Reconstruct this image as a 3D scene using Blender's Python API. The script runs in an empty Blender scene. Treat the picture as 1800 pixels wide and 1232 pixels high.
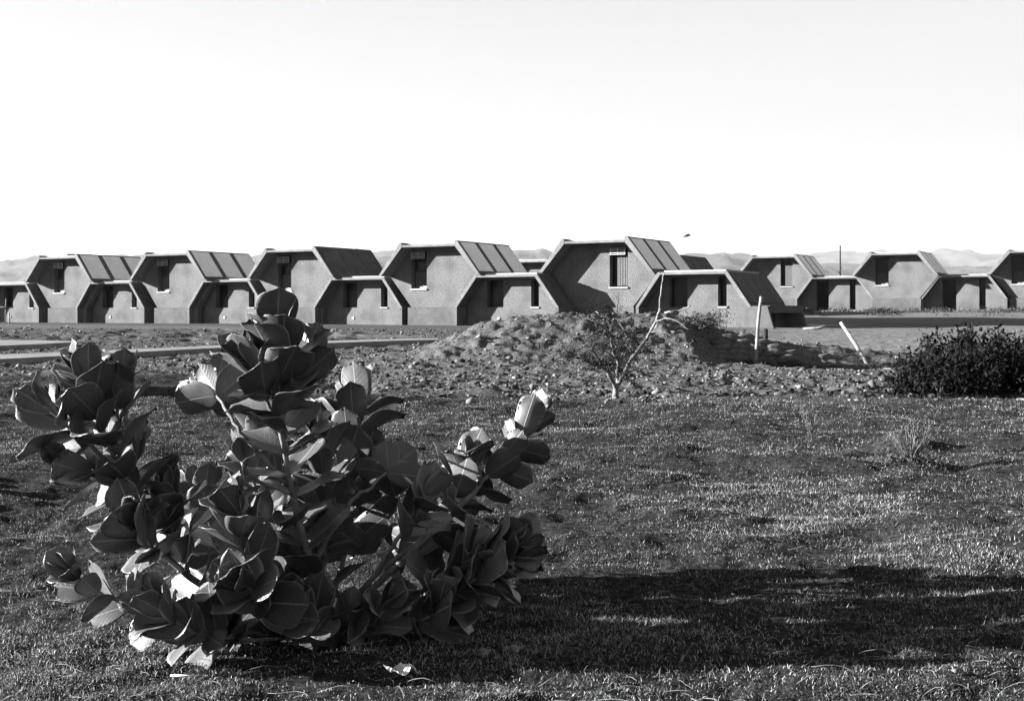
import bpy, bmesh, math, random
import numpy as np
from mathutils import Vector, Matrix
random.seed(7); np.random.seed(7)
RNG = np.random.default_rng(11)
R = math.radians
scene = bpy.context.scene
COL = scene.collection

# ------------------------------------------------------------------ camera
FPX, HZ = 2200.0, 546.0            # focal length in photo pixels, horizon row
cam_d = bpy.data.cameras.new('camera')
cam = bpy.data.objects.new('camera', cam_d); COL.objects.link(cam)
cam_d.sensor_width = 36.0
cam_d.lens = 36.0 * FPX / 1800.0
cam_d.shift_y = -(616.0 - HZ) / 1800.0
cam_d.clip_end = 60000; cam_d.clip_start = 0.05
cam.location = (0, 0, 1.0); cam.rotation_euler = (R(90), 0, 0)
scene.camera = cam

# ------------------------------------------------------------------ light
SUN_EL = R(14.6)
SUN_DIR = Vector((-math.cos(SUN_EL) * 0.9995, math.cos(SUN_EL) * -0.03, math.sin(SUN_EL)))   # towards the sun
world = bpy.data.worlds.new('World'); scene.world = world; world.use_nodes = True
wn = world.node_tree; wn.nodes.clear()
sky = wn.nodes.new('ShaderNodeTexSky'); sky.sky_type = 'NISHITA'; sky.sun_disc = False
sky.sun_elevation = SUN_EL
sky.sun_rotation = math.atan2(SUN_DIR.x, SUN_DIR.y)
sky.air_density = 0.8; sky.dust_density = 0.0; sky.ozone_density = 1.0; sky.altitude = 0
bw = wn.nodes.new('ShaderNodeRGBToBW')
bg = wn.nodes.new('ShaderNodeBackground'); bg.inputs['Strength'].default_value = 0.05
wo = wn.nodes.new('ShaderNodeOutputWorld')
# dusty air evens the sky out: the bright band at the horizon is held down softly
smn = wn.nodes.new('ShaderNodeMath'); smn.operation = 'SMOOTH_MIN'; smn.inputs[1].default_value = 2.2; smn.inputs[2].default_value = 1.0
wn.links.new(sky.outputs[0], bw.inputs[0]); wn.links.new(bw.outputs[0], smn.inputs[0]); wn.links.new(smn.outputs[0], bg.inputs['Color']); wn.links.new(bg.outputs[0], wo.inputs[0])
sl = bpy.data.lights.new('sun', 'SUN'); sl.energy = 5.0; sl.angle = R(0.5); sl.color = (1, 1, 1)
sun = bpy.data.objects.new('sun', sl); COL.objects.link(sun)
sun.rotation_euler = SUN_DIR.to_track_quat('Z', 'Y').to_euler(); sun.location = (-20, 0, 20)
scene.view_settings.view_transform = 'Standard'; scene.view_settings.look = 'None'
scene.view_settings.gamma = 1; scene.view_settings.use_curve_mapping = False
scene.view_settings.exposure = 2.85

def at(px, py, D):
    return Vector(((px - 900.0) * D / FPX, D, 1.0 - (py - HZ) * D / FPX))

# ------------------------------------------------------------------ helpers
def tag(o, label=None, cat=None, group=None, kind=None):
    if label: o['label'] = label
    if cat: o['category'] = cat
    if group: o['group'] = group
    if kind: o['kind'] = kind
    return o

def empty(name, loc, rz=0.0, **k):
    o = bpy.data.objects.new(name, None); COL.objects.link(o)
    o.location = loc; o.rotation_euler = (0, 0, rz); o.empty_display_size = .3
    return tag(o, **k)

def link_mesh(name, me, mat=None, parent=None):
    o = bpy.data.objects.new(name, me); COL.objects.link(o)
    if mat is not None and len(me.materials) == 0: me.materials.append(mat)
    if parent is not None: o.parent = parent
    return o

class MB:
    """collects polygons, builds ONE mesh object"""
    def __init__(s): s.v = []; s.f = []
    def add(s, vs, fs):
        n = len(s.v); s.v += [tuple(v) for v in vs]; s.f += [tuple(i + n for i in f) for f in fs]; return s
    def box(s, x0, x1, y0, y1, z0, z1):
        return s.add([(x0,y0,z0),(x1,y0,z0),(x1,y1,z0),(x0,y1,z0),(x0,y0,z1),(x1,y0,z1),(x1,y1,z1),(x0,y1,z1)],
                     [(0,3,2,1),(4,5,6,7),(0,1,5,4),(1,2,6,5),(2,3,7,6),(3,0,4,7)])
    def prism(s, poly, y0, y1):
        n = len(poly); vs = [(x, y0, z) for x, z in poly] + [(x, y1, z) for x, z in poly]
        fs = [tuple(range(n))[::-1], tuple(range(n, 2*n))] + [(i, (i+1) % n, n + (i+1) % n, n + i) for i in range(n)]
        return s.add(vs, fs)
    def tube(s, pts, radii, n=7, jit=0.0):
        pts = [Vector(p) for p in pts]; base = len(s.v); up = Vector((0.13, 0.31, 0.94))
        prev = None
        for i, p in enumerate(pts):
            d = (pts[min(i+1, len(pts)-1)] - pts[max(i-1, 0)]).normalized()
            a = d.cross(up if abs(d.dot(up)) < .95 else Vector((1, 0, 0))).normalized() if prev is None else (prev - d * prev.dot(d)).normalized()
            prev = a; b = d.cross(a); r = radii[i] if hasattr(radii, '__len__') else radii
            for k in range(n):
                t = 2 * math.pi * k / n; rr = r * (1 + random.uniform(-jit, jit))
                s.v.append(tuple(p + a * math.cos(t) * rr + b * math.sin(t) * rr))
        for i in range(len(pts) - 1):
            for k in range(n):
                q = base + i * n; s.f.append((q + k, q + (k+1) % n, q + n + (k+1) % n, q + n + k))
        s.f.append(tuple(base + k for k in range(n))[::-1]); e = base + (len(pts)-1) * n
        s.f.append(tuple(e + k for k in range(n)))
        return s
    def mesh(s, name):
        me = bpy.data.meshes.new(name); me.from_pydata(s.v, [], s.f)
        bm = bmesh.new(); bm.from_mesh(me); bmesh.ops.recalc_face_normals(bm, faces=bm.faces); bm.to_mesh(me); bm.free()
        return me
    def build(s, name, mat, parent=None, smooth=False, bevel=0.0):
        me = s.mesh(name)
        if bevel:
            bm = bmesh.new(); bm.from_mesh(me)
            bmesh.ops.remove_doubles(bm, verts=bm.verts, dist=1e-5)
            ed = [e for e in bm.edges if len(e.link_faces) == 2 and e.calc_face_angle(0) > .5]
            bmesh.ops.bevel(bm, geom=ed, offset=bevel, segments=1, affect='EDGES'); bm.to_mesh(me); bm.free()
        if smooth: me.shade_smooth()
        return link_mesh(name, me, mat, parent)

def np_mesh(name, V, F, mat, smooth=False, attr=None):
    """V (n,3) ; F list of arrays with same polygon size"""
    me = bpy.data.meshes.new(name)
    loops = np.concatenate([f.ravel() for f in F]).astype(np.int32)
    sizes = np.concatenate([np.full(len(f), f.shape[1], np.int32) for f in F])
    starts = np.concatenate([[0], np.cumsum(sizes)[:-1]]).astype(np.int32)
    me.vertices.add(len(V)); me.vertices.foreach_set('co', V.astype(np.float32).ravel())
    me.loops.add(len(loops)); me.loops.foreach_set('vertex_index', loops)
    me.polygons.add(len(sizes)); me.polygons.foreach_set('loop_start', starts)
    try: me.polygons.foreach_set('loop_total', sizes)
    except Exception: pass
    me.update(calc_edges=True)
    if attr:
        for k, a in attr.items():
            at_ = me.attributes.new(k, 'FLOAT', 'POINT'); at_.data.foreach_set('value', a.astype(np.float32))
    if smooth: me.shade_smooth()
    return link_mesh(name, me, mat)

# ------------------------------------------------------------------ numpy noise
_T = np.random.default_rng(3).random((256, 256))
def vnoise(x, y):
    xi = np.floor(x).astype(int); yi = np.floor(y).astype(int); fx = x - xi; fy = y - yi
    fx = fx*fx*fx*(fx*(fx*6-15)+10); fy = fy*fy*fy*(fy*(fy*6-15)+10)
    a = _T[xi & 255, yi & 255]; b = _T[(xi+1) & 255, yi & 255]; c = _T[xi & 255, (yi+1) & 255]; d = _T[(xi+1) & 255, (yi+1) & 255]
    return (a*(1-fx)+b*fx)*(1-fy) + (c*(1-fx)+d*fx)*fy - .5
def fbm(x, y, s, o=3, seed=0, rot=.6):
    r = 0; a = 1.0; c, sn = math.cos(rot), math.sin(rot); X = x / s + seed * 17.3; Y = y / s + seed * 9.1
    for _ in range(o):
        r = r + a * vnoise(X, Y); X, Y = (c*X - sn*Y) * 2.03 + 5.2, (sn*X + c*Y) * 2.03 + 1.7; a *= .5
    return r
def sstep(a, b, x):
    t = np.clip((x - a) / (b - a), 0, 1); return t * t * (3 - 2 * t)

# ------------------------------------------------------------------ materials (a black-and-white film sees everything in greys)
def mat_new(name):
    m = bpy.data.materials.new(name); m.use_nodes = True; return m, m.node_tree, m.node_tree.nodes['Principled BSDF']
def g(v): return (v, v, v, 1)
K = .70
def mat(name, c0, c1=None, scale=6.0, rough=.85, bump=0.0, bscale=None, spec=.04, detail=6, c2=None, scale2=.6, dist=.02, lo=.35, hi=.65):
    m, nt, b = mat_new(name); N, L = nt.nodes, nt.links
    b.inputs['Roughness'].default_value = rough; b.inputs['Specular IOR Level'].default_value = spec
    if c1 is None: b.inputs['Base Color'].default_value = g(c0); return m
    tc = N.new('ShaderNodeTexCoord')
    n1 = N.new('ShaderNodeTexNoise'); n1.inputs['Scale'].default_value = scale; n1.inputs['Detail'].default_value = detail; n1.inputs['Roughness'].default_value = .65
    r1 = N.new('ShaderNodeValToRGB'); r1.color_ramp.elements[0].position = lo; r1.color_ramp.elements[1].position = hi
    c0, c1, c2 = c0 * K, c1 * K, (c2 * K if c2 is not None else None)
    r1.color_ramp.elements[0].color = g(c0); r1.color_ramp.elements[1].color = g(c1)
    L.new(tc.outputs['Object'], n1.inputs['Vector']); L.new(n1.outputs[0], r1.inputs[0])
    out = r1.outputs[0]
    if c2 is not None:
        n2 = N.new('ShaderNodeTexNoise'); n2.inputs['Scale'].default_value = scale2; n2.inputs['Detail'].default_value = 4
        L.new(tc.outputs['Object'], n2.inputs['Vector'])
        r2 = N.new('ShaderNodeValToRGB'); r2.color_ramp.elements[0].position = .42; r2.color_ramp.elements[1].position = .68
        r2.color_ramp.elements[0].color = g(0); r2.color_ramp.elements[1].color = g(1); L.new(n2.outputs[0], r2.inputs[0])
        mx = N.new('ShaderNodeMix'); mx.data_type = 'RGBA'; L.new(r2.outputs[0], mx.inputs[0]); L.new(out, mx.inputs[6]); mx.inputs[7].default_value = g(c2)
        ms = N.new('ShaderNodeMath'); ms.operation = 'MULTIPLY'; ms.inputs[1].default_value = .5
        L.new(r2.outputs[0], ms.inputs[0]); L.new(ms.outputs[0], mx.inputs[0]); out = mx.outputs[2]
    L.new(out, b.inputs['Base Color'])
    if bump:
        n3 = N.new('ShaderNodeTexNoise'); n3.inputs['Scale'].default_value = bscale or scale * 2; n3.inputs['Detail'].default_value = 5
        L.new(tc.outputs['Object'], n3.inputs['Vector'])
        bp = N.new('ShaderNodeBump'); bp.inputs['Strength'].default_value = bump; bp.inputs['Distance'].default_value = dist
        L.new(n3.outputs[0], bp.inputs['Height']); L.new(bp.outputs[0], b.inputs['Normal'])
    return m

M = {}
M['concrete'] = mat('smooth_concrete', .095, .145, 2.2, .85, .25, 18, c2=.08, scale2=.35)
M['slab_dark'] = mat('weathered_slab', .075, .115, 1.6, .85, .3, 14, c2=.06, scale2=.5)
M['pebble'] = mat('pebble_dash', .07, .18, 15, .95, .6, 30, lo=.38, hi=.58, dist=.03, c2=.045, scale2=.8)
M['plinth'] = mat('plinth_concrete', .08, .12, 2.5, .9, .3, 16, c2=.06, scale2=.7)
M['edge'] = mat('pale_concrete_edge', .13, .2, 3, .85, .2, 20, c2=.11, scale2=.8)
M['panel'] = mat('grey_roof_panel', .8, .95, 3.5, .55, .1, 9, c2=.7, scale2=.8)
M['white'] = mat('white_limewash', .24, .34, 3, .8)
M['glass'] = mat('dark_glass', .008, None, rough=.2, spec=.12)
M['path'] = mat('pale_path_concrete', .19, .27, 1.5, .9, .2, 12, c2=.15, scale2=.4)
M['frame'] = mat('dark_frame_paint', .02, .035, 8, .5)
M['shutter'] = mat('pale_shutter', .13, .2, 9, .7)
M['metal'] = mat('pale_metal', .45, .6, 12, .5, spec=.5)
M['interior'] = mat('interior_dark', .03, .05, 3, .9)
M['bark'] = mat('pale_bark', .09, .26, 18, .85, .5, 40)
M['stem'] = mat('pale_stem', .1, .2, 22, .7, .4, 60, dist=.005)
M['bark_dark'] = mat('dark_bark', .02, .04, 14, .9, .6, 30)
M['wood_white'] = mat('bleached_wood', .14, .36, 9, .7, .3, 30, c2=.1, scale2=5)
M['stone'] = mat('pale_stone', .2, .36, 12, .85, .5, 30)
M['paper'] = mat('crumpled_paper', .45, .6, 10, .8)
M['sack'] = mat('sandbag_jute', .07, .14, 14, .95, .5, 60)
M['straw'] = mat('dry_straw', .07, .22, 20, .7)
M['twig'] = mat('dry_twig', .08, .16, 20, .8)
M['log'] = mat('grey_log', .03, .07, 12, .9, .7, 30)
M['bird'] = mat('bird_feathers', .03, .06, 30, .8)
M['hill'] = mat('hill_rock', .04, .09, .002, .95, .6, .006, dist=60, detail=8)

# leaf material: pale margin that also paints in the backlit rim, pale midrib, faint side veins, thin and slightly translucent
def leaf_material(name, base, vein, trans=.25, rough=.42):
    m, nt, b = mat_new(name); N, L = nt.nodes, nt.links
    uv = N.new('ShaderNodeUVMap'); uv.uv_map = 'leaf'
    sp = N.new('ShaderNodeSeparateXYZ'); L.new(uv.outputs[0], sp.inputs[0])
    def math_(op, a, c=None, v=None):
        n = N.new('ShaderNodeMath'); n.operation = op
        L.new(a, n.inputs[0])
        if c is not None: L.new(c, n.inputs[1])
        if v is not None: n.inputs[1].default_value = v
        return n.outputs[0]
    ac = math_('ABSOLUTE', sp.outputs[0])                              # 0 midrib .. 1 edge
    mid = N.new('ShaderNodeMapRange'); mid.inputs[1].default_value = .015; mid.inputs[2].default_value = .055; mid.inputs[3].default_value = 1; mid.inputs[4].default_value = 0
    L.new(ac, mid.inputs[0])
    edg = N.new('ShaderNodeMapRange'); edg.inputs[1].default_value = .955; edg.inputs[2].default_value = .985
    L.new(ac, edg.inputs[0])
    # side veins
    sl_ = math_('MULTIPLY', ac, v=.35); dd = math_('SUBTRACT', sp.outputs[1], sl_)
    fr = math_('MULTIPLY', dd, v=8.0); fr = math_('FRACT', fr); fr = math_('SUBTRACT', fr, v=.5); fr = math_('ABSOLUTE', fr)
    vn = N.new('ShaderNodeMapRange'); vn.inputs[1].default_value = .0; vn.inputs[2].default_value = .06; vn.inputs[3].default_value = .35; vn.inputs[4].default_value = 0
    L.new(fr, vn.inputs[0])
    tot = math_('MAXIMUM', mid.outputs[0], edg.outputs[0]); tot = math_('MAXIMUM', tot, vn.outputs[0])
    oi = N.new('ShaderNodeObjectInfo')
    tc = N.new('ShaderNodeTexCoord'); nz = N.new('ShaderNodeTexNoise'); nz.inputs['Scale'].default_value = 22; nz.inputs['Detail'].default_value = 5
    L.new(tc.outputs['Object'], nz.inputs['Vector'])
    mr = N.new('ShaderNodeMapRange'); mr.inputs[1].default_value = .3; mr.inputs[2].default_value = .7; mr.inputs[3].default_value = .75; mr.inputs[4].default_value = 1.2
    L.new(nz.outputs[0], mr.inputs[0])
    rr = N.new('ShaderNodeMapRange'); rr.inputs[3].default_value = base * .7; rr.inputs[4].default_value = base * 1.35
    L.new(oi.outputs['Random'], rr.inputs[0])
    bc = math_('MULTIPLY', rr.outputs[0], mr.outputs[0])
    mx = N.new('ShaderNodeMix'); mx.data_type = 'FLOAT'; L.new(tot, mx.inputs[0]); L.new(bc, mx.inputs[2]); mx.inputs[3].default_value = vein
    L.new(mx.outputs[0], b.inputs['Base Color'])
    b.inputs['Roughness'].default_value = rough; b.inputs['Specular IOR Level'].default_value = .45
    bp = N.new('ShaderNodeBump'); bp.inputs['Strength'].default_value = .35; bp.inputs['Distance'].default_value = .003
    L.new(tot, bp.inputs['Height']); L.new(bp.outputs[0], b.inputs['Normal'])
    tr = N.new('ShaderNodeBsdfTranslucent'); tr.inputs['Color'].default_value = g(base * 1.1)
    ms = N.new('ShaderNodeMixShader'); ms.inputs[0].default_value = trans
    L.new(b.outputs[0], ms.inputs[1]); L.new(tr.outputs[0], ms.inputs[2]); L.new(ms.outputs[0], N['Material Output'].inputs[0])
    return m
M['leaf'] = leaf_material('milkweed_leaf', .075, .18, .2)

def attr_mat(name, attr, c0, c1, rough=.8, trans=0.0):
    m, nt, b = mat_new(name); N, L = nt.nodes, nt.links
    a = N.new('ShaderNodeAttribute'); a.attribute_name = attr
    mr = N.new('ShaderNodeMapRange'); mr.inputs[3].default_value = c0; mr.inputs[4].default_value = c1
    L.new(a.outputs['Fac'], mr.inputs[0]); L.new(mr.outputs[0], b.inputs['Base Color'])
    b.inputs['Roughness'].default_value = rough; b.inputs['Specular IOR Level'].default_value = .03
    if trans:
        tr = N.new('ShaderNodeBsdfTranslucent'); L.new(mr.outputs[0], tr.inputs['Color'])
        ms = N.new('ShaderNodeMixShader'); ms.inputs[0].default_value = trans
        L.new(b.outputs[0], ms.inputs[1]); L.new(tr.outputs[0], ms.inputs[2]); L.new(ms.outputs[0], N['Material Output'].inputs[0])
    return m
M['grass'] = attr_mat('grass_blade', 'tone', .008, .42, .7, .3)
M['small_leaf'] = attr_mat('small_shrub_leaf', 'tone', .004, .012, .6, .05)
M['feather_leaf'] = attr_mat('feathery_leaflet', 'tone', .02, .07, .6, .2)

# ground material: regions come from attributes baked from the terrain layout
def ground_material():
    m, nt, b = mat_new('ground_soil'); N, L = nt.nodes, nt.links
    tc = N.new('ShaderNodeTexCoord')
    def noise(sc, det=6, ro=.65):
        n = N.new('ShaderNodeTexNoise'); n.inputs['Scale'].default_value = sc; n.inputs['Detail'].default_value = det; n.inputs['Roughness'].default_value = ro
        L.new(tc.outputs['Object'], n.inputs['Vector']); return n.outputs[0]
    def ramp(src, a, c, p0=.35, p1=.65):
        r = N.new('ShaderNodeValToRGB'); r.color_ramp.elements[0].position = p0; r.color_ramp.elements[1].position = p1
        r.color_ramp.elements[0].color = g(a); r.color_ramp.elements[1].color = g(c); L.new(src, r.inputs[0]); return r.outputs[0]
    def mix(f, a, c):
        x = N.new('ShaderNodeMix'); x.data_type = 'RGBA'; L.new(f, x.inputs[0]); L.new(a, x.inputs[6]); L.new(c, x.inputs[7]); return x.outputs[2]
    def attr(k):
        a = N.new('ShaderNodeAttribute'); a.attribute_name = k; return a.outputs['Fac']
    n1 = noise(28); n2 = noise(3.5); n3 = noise(90, 3)
    soil = ramp(n1, .02, .11); light = ramp(n2, .065, .105, .3, .7); turf = ramp(n1, .006, .036)
    sand = ramp(noise(11), .065, .145, .35, .65); dkstrip = ramp(noise(20), .013, .022)
    c = mix(attr('turf'), soil, turf)
    c = mix(attr('sand'), c, sand)
    c = mix(attr('road'), c, light)
    c = mix(attr('dark_strip'), c, dkstrip)
    L.new(c, b.inputs['Base Color']); b.inputs['Roughness'].default_value = .95; b.inputs['Specular IOR Level'].default_value = 0.0
    bp = N.new('ShaderNodeBump'); bp.inputs['Strength'].default_value = .6; bp.inputs['Distance'].default_value = .03
    L.new(n1, bp.inputs['Height'])
    bp2 = N.new('ShaderNodeBump'); bp2.inputs['Strength'].default_value = .5; bp2.inputs['Distance'].default_value = .008
    L.new(n3, bp2.inputs['Height']); L.new(bp.outputs[0], bp2.inputs['Normal']); L.new(bp2.outputs[0], b.inputs['Normal'])
    return m
M['ground'] = ground_material()

# ------------------------------------------------------------------ terrain
CR_X = [-3.2, -1.9, -1.18, -.6, 0, 1.18, 2.36, 3.3, 3.55, 4.1, 4.65, 5.4, 6.15, 7.3, 8.3, 9.5]
CR_Z = [0, .22, .55, .78, .92, .965, .965, .93, .87, .73, .58, .42, .30, .18, .05, 0]
def region_masks(x, y):
    u = x / y * FPX + 900
    wob = fbm(x, y, 2.2, 3, 5)
    turf = 1 - sstep(13.2, 15.0, y + wob * 2.2 + np.where(u < 700, -4.0 * sstep(700, 300, u), 0))
    py = HZ + FPX / y
    # footway of pale earth in front of the left row
    f_ = np.interp(u, [-400, 0, 200, 400, 560, 760, 800], [576, 577, 578.5, 582, 592, 596, 590])
    b_ = np.interp(u, [-400, 0, 200, 400, 560, 760, 800], [567, 569.5, 571, 574, 587, 590, 589])
    road = sstep(-1.2, 1.2, f_ - py + wob) * sstep(-1.2, 1.2, py - b_ + wob) * (u < 810) * (1 - sstep(700, 790, u))
    road = np.maximum(road, (y > 105) * 0.6)
    sand = sstep(1200, 1420, u + wob * 90) * sstep(28, 32, y + wob * 3)
    # darker ground strip in front of the right-hand row
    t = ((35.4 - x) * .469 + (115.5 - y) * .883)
    t = t + 1.1 * fbm(x, y, 4, 3, 61); dkstrip = sstep(17.4, 18.8, t) * sstep(31.6, 30.2, t) * sstep(8, 14, x)
    return turf, sand, road, dkstrip
def height(x, y, fine=True):
    x = np.asarray(x, float); y = np.asarray(y, float)
    turf, sand, road, dkstrip = region_masks(x, np.maximum(y, .5))
    near = 1 - sstep(30, 60, y)
    h = (.02 + .04 * sstep(4.8, 7, y)) * fbm(x, y * .8, 1.6, 2, 1) * near + .05 * fbm(x, y, 9, 2, 9) * sstep(5, 14, y)
    # lawn: low bumps ; soil: clods
    flat = np.maximum(np.maximum(sand * .75, road), dkstrip)
    mx = np.interp(x, CR_X, CR_Z) * .91
    yy = y - 26 - .8 * fbm(x, y, 3, 1, 8)
    wd = np.where(yy < 0, np.interp(x, [3.3, 4.3], [3.0, .75]), 2.2)
    mound = mx * np.exp(-np.abs(yy / wd) ** 2.2)
    lump = np.clip(mx * 2, 0, 1) * np.exp(-(yy / 4.5) ** 2)
    if fine:
        h = h + turf * ((.028 + .034 * sstep(4.8, 6.5, y)) * fbm(x, y, .6, 3, 2) + .02 * fbm(x, y, .14, 3, 4))
        ln = np.maximum(fbm(x, y, .42, 3, 6), -.18)
        rough_left = sstep(36, 42, y) * (1 - sstep(60, 72, y)) * sstep(760, 600, x / np.maximum(y, 1) * FPX + 900)
        h = h + (1 - turf) * (1 - flat) * near * (.07 * ln + .045 * fbm(x, y, .16, 3, 7)) + lump * (.11 * fbm(x, y, .3, 3, 31) + .05 * fbm(x, y, .12, 2, 12))
        h = h + rough_left * .22 * fbm(x, y, .9, 3, 13)
        # low ridges added to throw the long dark streaks over the left of the lawn
        h = h + .11 * np.exp(-((x + 6.1) / .35) ** 2) * np.exp(-((y - 15.4) / .9) ** 2)
        h = h + .16 * np.exp(-((x + 3.3) / .25) ** 2) * np.exp(-((y - 6.9) / .16) ** 2)
        # little hummock under the dry tuft on the right
        h = h + .15 * np.exp(-((x - 2.9) / .2) ** 2 - ((y - 9.3) / .25) ** 2)
    h = h + sand * (1 - dkstrip) * (.05 * fbm(x, y, .8, 3, 51) + .03 * fbm(x, y, .25, 2, 52)) * (1 - sstep(60, 80, y))
    h = h + mound
    pit = -.68 * np.exp(-(np.abs((x - 6.0) / 1.45) ** 3) - (np.abs((y - 24.0) / 1.5) ** 3)) + -.42 * np.exp(-((x - 7.5) / .9) ** 2 - ((y - 23.8) / 1.1) ** 2)
    h = h + pit * (y > 15)
    # ground rises to the terrace of the right-hand row
    t = ((35.4 - x) * .469 + (115.5 - y) * .883)
    ter = .9 * sstep(31, 6, t) * sstep(10, 20, x) * (1 - sstep(-60, -120, t))
    # left of the far row the plain stays level; everything falls away slightly beyond 200 m
    return h + ter

def build_ground():
    us = np.concatenate([np.linspace(-2.2, -.56, 60, endpoint=False), np.linspace(-.56, .56, 700), np.linspace(.56, 2.2, 61)[1:]])
    ys = np.concatenate([np.geomspace(.9, 2.6, 40, endpoint=False), np.geomspace(2.6, 46, 560, endpoint=False), np.geomspace(46, 160, 150, endpoint=False), np.geomspace(160, 19000, 60)])
    U, Y = np.meshgrid(us, ys); X = U * Y
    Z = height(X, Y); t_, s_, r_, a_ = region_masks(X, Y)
    V = np.stack([X, Y, Z], -1).reshape(-1, 3); nu = len(us)
    i = np.arange(len(ys) - 1)[:, None] * nu + np.arange(nu - 1)[None, :]; i = i.ravel()
    F = np.stack([i, i + 1, i + nu + 1, i + nu], -1)
    o = np_mesh('ground', V, [F], M['ground'], True, dict(turf=t_.ravel(), sand=s_.ravel(), road=r_.ravel(), dark_strip=a_.ravel()))
    tag(o, kind='structure')
    return o
build_ground()
def hz(x, y): return float(height(np.array([x]), np.array([y]))[0])

def build_back_plain():
    # joins the near edge of the ground sheet and carries the plain on behind the camera
    n = 60; us = np.linspace(-2.2, 2.2, n + 1); xs = us * .9
    front = [(x, .9, hz(x, .9)) for x in xs]
    vs = front + [(-41800, 19000, 0), (-19000, -19000, 0), (19000, -19000, 0), (41800, 19000, 0)]
    a = n + 1
    fs = [(i, a + 1, i + 1) for i in range(n // 2)] + [(i, a + 2, i + 1) for i in range(n // 2, n)] + [(n // 2, a + 1, a + 2), (0, a, a + 1), (n, a + 2, a + 3)]
    s = MB().add(vs, fs); o = s.build('plain', M['ground']); tag(o, kind='structure')
build_back_plain()

# ------------------------------------------------------------------ raised concrete footpaths (left)
def footpath(front, back, z=.1):
    def P(x, y): D = (1 - z) * FPX / (y - HZ); return ((x - 900) * D / FPX, D)
    f = [P(*p) for p in front]; b = [P(*p) for p in back]; n = len(f); s = MB()
    vs = [(x, y, z) for x, y in f] + [(x, y, z) for x, y in b] + [(x, y, -.25) for x, y in f] + [(x, y, -.25) for x, y in b]
    fs = []
    for i in range(n - 1):
        fs += [(i, i+1, n+i+1, n+i), (2*n+i, 2*n+i+1, i+1, i), (3*n+i, n+i, n+i+1, 3*n+i+1)]
    fs += [(0, n, 3*n, 2*n), (n-1, 3*n-1, 4*n-1, 2*n-1)]
    return s.add(vs, fs)
footpath([(-160, 642), (0, 631), (200, 620.5), (380, 611.5), (560, 603.5), (700, 598.5), (770, 597)],
         [(-160, 632), (0, 623), (200, 615), (380, 607), (560, 599.5), (700, 595.5), (770, 594.6)], .13).build('footpath', M['path'])['kind'] = 'structure'
footpath([(-220, 612), (0, 607.5), (70, 604.5), (128, 601.5)], [(-220, 598), (0, 597.5), (70, 598), (128, 599.5)], .13).build('footpath', M['path'])['kind'] = 'structure'

# ------------------------------------------------------------------ hexagonal concrete houses
DEPTH = 6.9
def wall_with_holes(cols, topf, botf, holes, y0, y1):
    """cols: breakpoints along x; holes: (x0,x1,z0,z1)"""
    bm = bmesh.new()
    xs = sorted(set(cols + [h[0] for h in holes] + [h[1] for h in holes]))
    for a, b in zip(xs[:-1], xs[1:]):
        segs = []; mid = (a + b) / 2; hs = sorted([h for h in holes if h[0] <= mid <= h[1]], key=lambda h: h[2])
        lo = (botf(a), botf(b))
        for h in hs:
            segs.append((lo, (h[2], h[2]))); lo = (h[3], h[3])
        segs.append((lo, (topf(a), topf(b))))
        for (l0, l1), (h0, h1) in segs:
            if h0 - l0 < .01 and h1 - l1 < .01: continue
            p = [(a, y0, l0), (b, y0, l1), (b, y0, max(h1, l1)), (a, y0, max(h0, l0))]
            q = []
            for v in p:
                if not q or (Vector(v) - Vector(q[-1])).length > 1e-4: q.append(v)
            if len(q) >= 3: bm.faces.new([bm.verts.new(v) for v in q])
    bmesh.ops.remove_doubles(bm, verts=bm.verts, dist=1e-4)
    r = bmesh.ops.extrude_face_region(bm, geom=bm.faces[:])
    bmesh.ops.translate(bm, vec=(0, y1 - y0, 0), verts=[v for v in r['geom'] if isinstance(v, bmesh.types.BMVert)])
    bmesh.ops.recalc_face_normals(bm, faces=bm.faces)
    me = bpy.data.meshes.new('wall'); bm.to_mesh(me); bm.free(); return me

def window(parent, x0, x1, z0, z1, y, style='window', sill=True):
    """frame with its pane(s), set deep in the opening"""
    fr = MB(); t = .06
    fr.box(x0 + .002, x0 + t, y, y + .08, z0 + .002, z1 - .002).box(x1 - t, x1 - .002, y, y + .08, z0 + .002, z1 - .002)
    fr.box(x0 + t, x1 - t, y, y + .08, z0 + .002, z0 + t).box(x0 + t, x1 - t, y, y + .08, z1 - t, z1 - .002)
    zm = z0 + (z1 - z0) * .62
    if x1 - x0 > .8: fr.box(x0 + t, x1 - t, y + .003, y + .077, zm, zm + .06)
    w = fr.build('window', M['frame'], parent)
    MB().box(x0 + t, x1 - t, y + .035, y + .045, z0 + t, z1 - t).build('pane', M['glass'], w)
    if sill:
        MB().box(x0 - .04, x1 + .03, y - .5, y - .01, z0 - .09, z0 + .015).build('sill', M['white'], w)
    return w

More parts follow.
